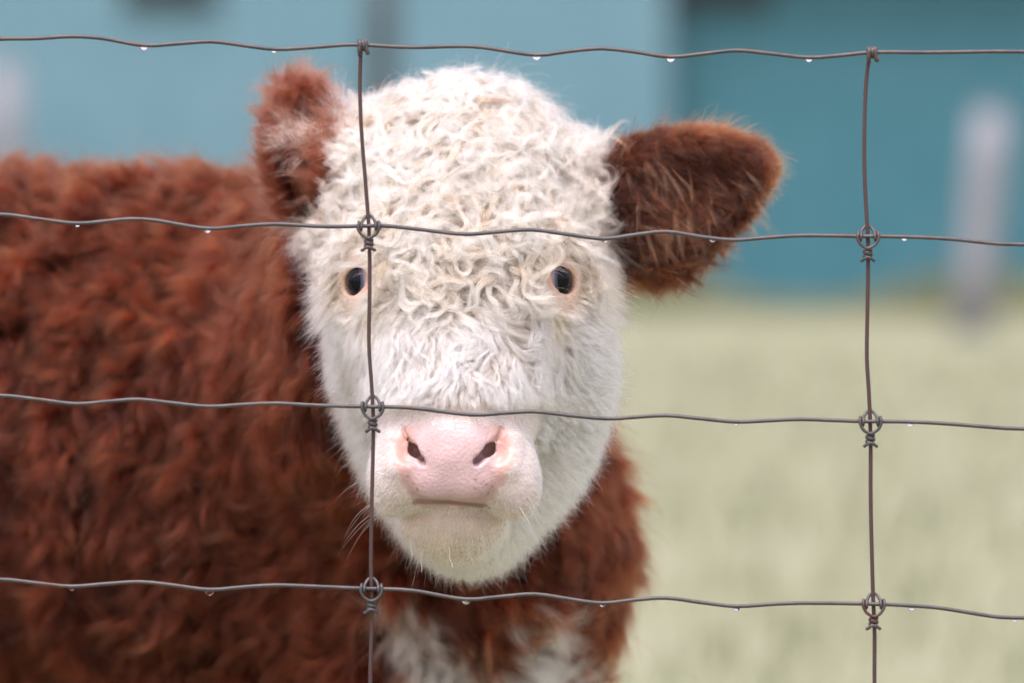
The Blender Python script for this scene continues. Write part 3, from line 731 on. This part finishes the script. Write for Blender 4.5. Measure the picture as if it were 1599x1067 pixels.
# 1. dense short underfur on the whole head
p0 = sample(np.where(front, 1.1e6, 0)); px, py, cu, mz = zones(p0); n = len(p0)
fl = headflow(p0, px, py) + rng.normal(size=(n, 3)) * .35
L = (.010 + .005 * rng.random(n)) * (1 - mz * .78) * np.where(eyedist(p0) < .022, .45, 1)
G, N0 = grow(p0, fl, L, np.zeros(n), rng.normal(size=n) * 60, 1.0, lambda t: L * .38 * t ** .9, 4)
G += (rng.normal(size=(n, 1, 3)) * .0006) * np.linspace(0, 1, 5)[None, :, None]
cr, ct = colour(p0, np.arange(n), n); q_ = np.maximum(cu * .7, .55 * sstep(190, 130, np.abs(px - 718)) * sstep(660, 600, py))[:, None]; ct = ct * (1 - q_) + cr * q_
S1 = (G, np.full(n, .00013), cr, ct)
# 2. curly locks on poll and forehead, wavy locks on the face, straight on the cheeks
def locks(dens, long_, per, rc):
    dens = np.where(tpy < 470, dens * (1 if long_ else .62), dens)
    p0 = sample(np.where(front & (tpy < 700) & (tcen[:, 1] < 3.77), dens, 0)); px, py, cu, mz = zones(p0)
    keep = (mz < .6) & (eyedist(p0) > .019) & (peach(p0) < .75) & ((not long_) | (cu > .5)); p0 = p0[keep]; px, py, cu, mz = zones(p0); n = len(p0)
    ch = sstep(130, 190, np.abs(px - 718)) * sstep(400, 470, py); wav = (1 - cu) * (1 - ch)
    co = np.stack([vnoise(p0, 70, 31), vnoise(p0, 75, 32), vnoise(p0, 70, 33)], 1)
    fl = headflow(p0, px, py) + rng.normal(size=(n, 3)) * ((.26 if long_ else .32) * cu + .05)[:, None] + co * (1.2 * cu + .22)[:, None]
    up = sstep(330, 150, py)
    L = ((.042 + .022 * rng.random(n)) * (1 + .35 * up) if long_ else (.020 + .012 * rng.random(n))) * cu + (.034 + .012 * rng.random(n)) * wav + (.018 + .008 * rng.random(n)) * ch * (1 - cu)
    L *= 1 - .74 * sstep(550, 640, py) * (1 - ch)
    L *= np.where(eyedist(p0) < .03, .6, 1)
    eb = np.interp(py, [120, 189, 245, 312, 345], [578, 572, 543, 522, 498]); L *= np.where(py < 400, .3 + .7 * sstep(5, 70, 935 - px) * sstep(5, 70, px - eb), 1)
    kc = np.clip(vnoise(p0, 95, 37) * 1.6, -1, 1)
    K0 = (kc * (115 if long_ else 125) + rng.normal(size=n) * 25) * cu + kc * 12 * (1 - cu)
    K1 = ((80 + 60 * rng.random(n)) if long_ else (50 + 60 * rng.random(n))) * cu + (75 + 50 * rng.random(n)) * wav + 30 * ch
    hh = (.007 + .012 * rng.random(n) if long_ else .004 + .004 * rng.random(n)) * cu + (.0036 + .0036 * rng.random(n)) * (1 - cu)
    G, N0 = grow(p0, fl, L, K0, K1, 1.4 if long_ else 1.1, lambda t: hh * (np.sin(min(1, t * 1.25) * math.pi * .62)) * (1 + .25 * cu * math.sin(t * 9)) + .0005, 18 if long_ else 14, .0012, .9, 0.0, vnoise(p0, 60, 51) * 4 + rng.normal(size=n) * (.35 + .7 * cu))
    Q, k, f_ = strands(G, N0, per, rc * (1.0 + .3 * cu) * (.5 + 1.1 * rng.random(n)), .25 + .55 * rng.random(n), .00095, .10, 18 if long_ else 14)
    cr, ct = colour(p0, k, len(k)); return (Q, np.full(len(k), .000085), cr, ct)
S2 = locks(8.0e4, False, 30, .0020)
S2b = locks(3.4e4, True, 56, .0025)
# loose single curls between and above the locks
p0 = sample(np.where(front & (tpy < 540) & (tcen[:, 1] < 3.79), 7e5, 0)); px, py, cu, mz = zones(p0); kp = (cu > .3) & (eyedist(p0) > .022); p0 = p0[kp]; n = len(p0); px, py, cu, mz = zones(p0)
fl = headflow(p0, px, py) + rng.normal(size=(n, 3)) * .5; L = (.016 + .022 * rng.random(n)) * np.where(py < 400, .35 + .65 * sstep(5, 60, 935 - px) * sstep(15, 80, px - 540), 1); hv = .004 + .009 * rng.random(n) ** 2
sg = np.where(rng.random(n) < .5, -1, 1)
G, N0 = grow(p0, fl, L, sg * (30 + 110 * rng.random(n)), 60 * rng.random(n), 1.1, lambda t: hv * math.sin(min(1, t * 1.2) * math.pi * .6), 11, .0006, .7)
cr, ct = colour(p0, np.arange(n), n); S4 = (G, np.full(n, .000075), cr, ct)
# 3. soft fringe that stands off the cheeks, brow, jaw and poll
p0 = sample(np.where(HEAD & eyeok & (tcen[:, 1] > 3.64) & (tN < .1), 1.5e5, 0)); px, py, cu, mz = zones(p0); n = len(p0)
gn, _ = grad(p0); fl = headflow(p0, px, py) * .8 + rng.normal(size=(n, 3)) * .25
L = .018 + .010 * rng.random(n); L *= np.where(((px < 590) | (px > 915)) & (py < 340), .45, 1); L *= np.where((py < 470) & (py > 350) & (np.abs(px - 718) > 175), 1.7, 1) * np.where(py < 250, 1.0, 1)
G, N0 = grow(p0, fl, L, rng.normal(size=n) * 15, rng.normal(size=n) * 25 * (1 + cu * 2), .8, lambda t: L * .55 * t ** 1.1, 8, .0004, .5, .25)
Q, k, f_ = strands(G, N0, 5, .0025, .5, .0011, .10, 8)
cr, ct = colour(p0, k, len(k)); S3 = (Q, np.full(len(k), .00010), cr, ct)
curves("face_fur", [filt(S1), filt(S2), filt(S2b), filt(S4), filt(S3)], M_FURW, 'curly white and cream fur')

# ears
earr = tE == 1; earl = tE == -1
def earfur(mask, axis_, lab, long=.024, down=.6, white_streak=None):
    p0 = sample(np.where(mask, 1.5e5, 0)); n = len(p0); px, py = pix(p0); gn, _ = grad(p0)
    fl = axis_[None] * np.ones((n, 1)) + rng.normal(size=(n, 3)) * .35
    if lab == 'r':
        dn = sstep(290, 380, py + (px - 1060) * .25); fl = fl * (1 - dn * .75)[:, None]; fl[:, 2] -= dn * 1.1
        fl[:, 1] -= .2; L = (.014 + .012 * rng.random(n)) + dn * .034 * sstep(1190, 1080, px) * rng.random(n)
        inner = np.zeros(n)
    else:
        L = .022 + .020 * rng.random(n); dn = np.zeros(n)
        st = (py > 200 + rng.normal(size=n) * 4) & (py < 240 - (px - 450) * .12 + rng.normal(size=n) * 4) & (px > 480 + rng.normal(size=n) * 6) & (p0[:, 1] < 3.79)
        L = L * np.where(py < 190, 1.35, 1)
        fl[st] = np.array([-.9, -.35, .05]) + rng.normal(size=(st.sum(), 3)) * .2; L[st] *= 1.0
    G, N0 = grow(p0, fl, L, rng.normal(size=n) * 18, rng.normal(size=n) * 55, 1.0, lambda t: L * (.36 if lab == 'r' else .50) * t ** .9, 12, .0003, .25, .7 if lab == 'r' else .1)
    Q, k, f_ = strands(G, N0, 26, .0040, .80, .0016, .10, 12)
    cr, ct = colour(p0, k, len(k))
    w = whiteness(p0)
    if lab == 'r':
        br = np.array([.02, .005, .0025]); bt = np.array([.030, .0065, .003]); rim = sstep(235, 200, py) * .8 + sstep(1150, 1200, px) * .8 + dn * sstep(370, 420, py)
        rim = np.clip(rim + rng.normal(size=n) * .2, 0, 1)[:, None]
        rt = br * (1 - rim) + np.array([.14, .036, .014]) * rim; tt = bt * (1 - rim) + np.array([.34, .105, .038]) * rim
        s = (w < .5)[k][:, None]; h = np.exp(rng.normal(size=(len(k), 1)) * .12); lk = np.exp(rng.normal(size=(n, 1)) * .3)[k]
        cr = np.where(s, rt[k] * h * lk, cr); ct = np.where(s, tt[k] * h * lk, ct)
    else:
        lk = np.exp(rng.normal(size=(n, 1)) * .25)
        rt = np.where(st[:, None], np.array([.86, .78, .74]), np.array([.05, .014, .008]) * lk); tt = np.where(st[:, None], np.array([.93, .88, .87]), np.array([.16, .045, .025]) * lk)
        cr, ct = rt[k], tt[k]
    S = [(Q, np.full(len(k), .00012), cr, ct)]
    if lab == 'r':                                      # long loose hairs inside the cup and along the lower edge
        p1 = sample(np.where(mask, 1.5e4, 0)); n1 = grad(p1)[0]; qx, qy = pix(p1); kp = (n1[:, 1] < .15) & (qx > 962) & (qy > 225); p1 = p1[kp]; n1 = n1[kp]; qx, qy = pix(p1); m = len(p1)
        f1 = np.stack([.35 * np.ones(m), -.5 * np.ones(m), -.5 * np.ones(m)], 1) + rng.normal(size=(m, 3)) * .25
        L1 = (.024 + .020 * rng.random(m)) * sstep(1215, 1130, qx)  + .008; H1 = L1 * (.25 + .2 * rng.random(m))
        G1, N1 = grow(p1, f1, L1, rng.normal(size=m) * 12, 30 * rng.random(m), 1.0, lambda t: H1 * t, 12, .0002, .2, 1.0, rng.random(m) * 6)
        Q1, k1, _f = strands(G1, N1, 14, .0022, .8, .0012, .1, 12)
        hl = (rng.random(m) ** 2)[:, None]; r1 = np.array([.05, .014, .006]) * (1 - hl) + np.array([.30, .13, .06]) * hl; t1 = np.array([.13, .035, .014]) * (1 - hl) + np.array([.52, .26, .13]) * hl
        S.append((Q1, np.full(len(k1), .00010), r1[k1], t1[k1]))
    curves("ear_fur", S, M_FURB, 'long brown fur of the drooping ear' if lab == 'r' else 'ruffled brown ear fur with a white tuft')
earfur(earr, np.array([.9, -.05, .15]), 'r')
earfur(earl, np.array([-.38, .1, .95]), 'l')

# body coat
BODY = (~HEAD) & (tE == 0) & (tcen[:, 2] > .05) & ~((tcen[:, 1] < 3.74) & (tpx > 540))
near = (tcen[:, 0] > -.52) & (tcen[:, 2] > .56) & (tcen[:, 1] < 4.16)
p0 = sample(np.where(BODY, np.where(near, 2.6e4, 4.0e3), 0)); n = len(p0); px, py = pix(p0)
nr = (p0[:, 0] > -.52) & (p0[:, 2] > .56) & (p0[:, 1] < 4.16)
fl = np.stack([-.45 * np.ones(n), .1 * np.ones(n), -.9 * np.ones(n)], 1)
fl += np.stack([vnoise(p0, 22, 11), 0 * px, vnoise(p0, 25, 12) * .8], 1) * .9 + rng.normal(size=(n, 3)) * .2
chest = sstep(700, 820, px) * sstep(3.99, 3.9, p0[:, 1]); fl[:, 0] += chest * 1.1; 
cz = sstep(650, 350, py) * sstep(480, 250, px)
L = (.036 + .024 * rng.random(n)) * np.where(p0[:, 2] < .4, .3, 1)
HV = np.exp(rng.normal(size=n) * .35) * (1 + .45 * vnoise(p0, 70, 41))
HV = np.clip(HV, .25, 2.0)
G, N0 = grow(p0, fl, L, rng.normal(size=n) * 14 * (1 + 1.3 * cz), (45 + 15 * rng.random(n)) * (1 + .6 * cz), 1.2,
             lambda t: L * HV * (.30 * np.sin(min(1, t * 1.1) * math.pi * .55)) + .0005, 12, .0010, .6, .25, vnoise(p0, 32, 61) * 4 + rng.normal(size=n) * .5)
Q, k, f_ = strands(G, N0, 56, np.where(nr, .0080, .014), .66, .0026, .09, 12)
cr, ct = colour(p0, k, len(k))
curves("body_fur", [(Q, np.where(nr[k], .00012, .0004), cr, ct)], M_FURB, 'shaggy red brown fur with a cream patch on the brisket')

# whiskers, lashes, chin hairs
def single(name, pts, L, dirs, rad, root, tip, grav=.6, mat=M_FURW, label=None):
    Q = []
    for p, l_, d in zip(pts, L, dirs):
        d = nrm(np.array(d, float)); t = np.linspace(0, 1, 10)[:, None]
        Q.append(p + d * l_ * t + np.array([0, 0, -1]) * grav * l_ * t ** 2.2 + rng.normal(size=3) * l_ * .06 * np.sin(t * 3))
    Q = np.array(Q); n = len(Q); curves(name, [(Q, np.full(n, rad), np.tile(root, (n, 1)), np.tile(tip, (n, 1)))], mat, label)
pp, dd, ll = [], [], []
for _ in range(70):
    a_, b_ = random.uniform(640, 800), random.uniform(803, 850); pp.append(hit(a_, b_)); dd.append(((a_ - 708) / 130, -.5, -1)); ll.append(random.uniform(.012, .026))
for _ in range(9):
    a_, b_ = random.uniform(592, 622), random.uniform(745, 800); pp.append(hit(a_, b_)); dd.append((-1, -.35, random.uniform(-.5, .15))); ll.append(random.uniform(.02, .042))
for _ in range(14):
    a_, b_ = random.uniform(795, 822), random.uniform(760, 805); pp.append(hit(a_, b_)); dd.append((.7, -.4, random.uniform(-1.2, -.2))); ll.append(random.uniform(.015, .03))
single("whiskers", pp, ll, dd, .00008, [.75, .68, .55], [.9, .87, .8], label='fine pale whiskers')
pp, dd, ll = [], [], []
for (c, f, sx) in EYES:
    tx = np.cross([0, 0, 1.], f)
    for _ in range(46):
        q = random.uniform(-1, 1); pp.append(c + f * .0135 + tx * q * .0105 + np.array([0, 0, .0112 * math.sqrt(max(.05, 1 - q * q * .9)) + .0008]))
        dd.append(f * .9 + tx * (q * .5 + sx * .5) + np.array([0, 0, .25])); ll.append(random.uniform(.009, .015))
single("eyelashes", pp, ll, dd, .00010, [.55, .48, .42], [.8, .76, .74], .5, label='short pale eyelashes')
# dried saliva threads under the chin
msv = NT("dried_saliva"); msv.b.inputs['Base Color'].default_value = (.60, .50, .40, 1); msv.b.inputs['Roughness'].default_value = .25; msv.b.inputs['Subsurface Weight'].default_value = .2
for x0, y0, x1, y1, w in ((641, 845, 644, 868, .0009), (658, 858, 658, 893, .0005), (700, 853, 706, 887, .0009), (730, 850, 737, 880, .0006)):
    a_ = hit(x0, y0); b_ = P(x1, y1, a_[1] - .004); n_ = 14; t = np.linspace(0, 1, n_)[:, None]
    pth = a_ + (b_ - a_) * t + np.stack([.0005 * np.sin(t[:, 0] * 9), 0 * t[:, 0] - .003, 0 * t[:, 0]], 1)
    V, F = tube(pth, w * .7 * (.6 + .4 * rng.random(n_)), 6); cpart("saliva_strand", V, F, msv.m)
# crust and dirt specks near the eyes and on the nose
mcr = paint("eye_crust_yellow", (.30, .20, .05, 1), (.45, .33, .10, 1), .5, 300); mdt = paint("dirt", (.02, .015, .012, 1), (.05, .04, .03, 1), .7, 300)
def blobs(name, cs, mat):
    for (a_, b_, r_) in cs:
        V, F = [], []
        c = hit(a_, b_) + [0, -.0045, 0]; bm = bmesh.new(); bmesh.ops.create_icosphere(bm, subdivisions=2, radius=r_ * u)
        sc_ = rng.uniform(.6, 1.2, 3)
        for v in bm.verts: q = np.array(v.co) * sc_; q *= 1 + .25 * math.sin(q[0] * 9000 + q[2] * 7000); V.append(c + q)
        for f in bm.faces: F.append(tuple(v.index for v in f.verts))
        bm.free(); cpart(name, V, F, mat)
blobs("eye_crust", [(842, 489, 6), (848, 493, 5), (836, 497, 4), (590, 486, 4), (594, 489, 5), (588, 478, 3)], mcr)
blobs("dirt_speck", [(853, 487, 2), (849, 499, 1.8), (829, 502, 1.8), (826, 505, 1), (583, 488, 1.6), (607, 586, 2), (611, 588, 2), (615, 591, 1.6), (621, 589, 1)], mdt)
# sleet / drizzle caught in the coat
cs = [hit(random.uniform(20, 500), random.uniform(280, 800)) + [0, -.026, 0] for _ in range(70)]
V, F = [], []
for c in cs:
    bm = bmesh.new(); bmesh.ops.create_icosphere(bm, subdivisions=1, radius=random.choice([.0006, .0009, .0013])); o = len(V)
    V += [c + np.array(v.co) for v in bm.verts]; F += [tuple(v.index + o for v in f.verts) for f in bm.faces]; bm.free()
o = meshobj("drizzle", V, F, mwt.m); tag(o, 'tiny beads of drizzle caught in the brown coat', 'water beads', kind='stuff')
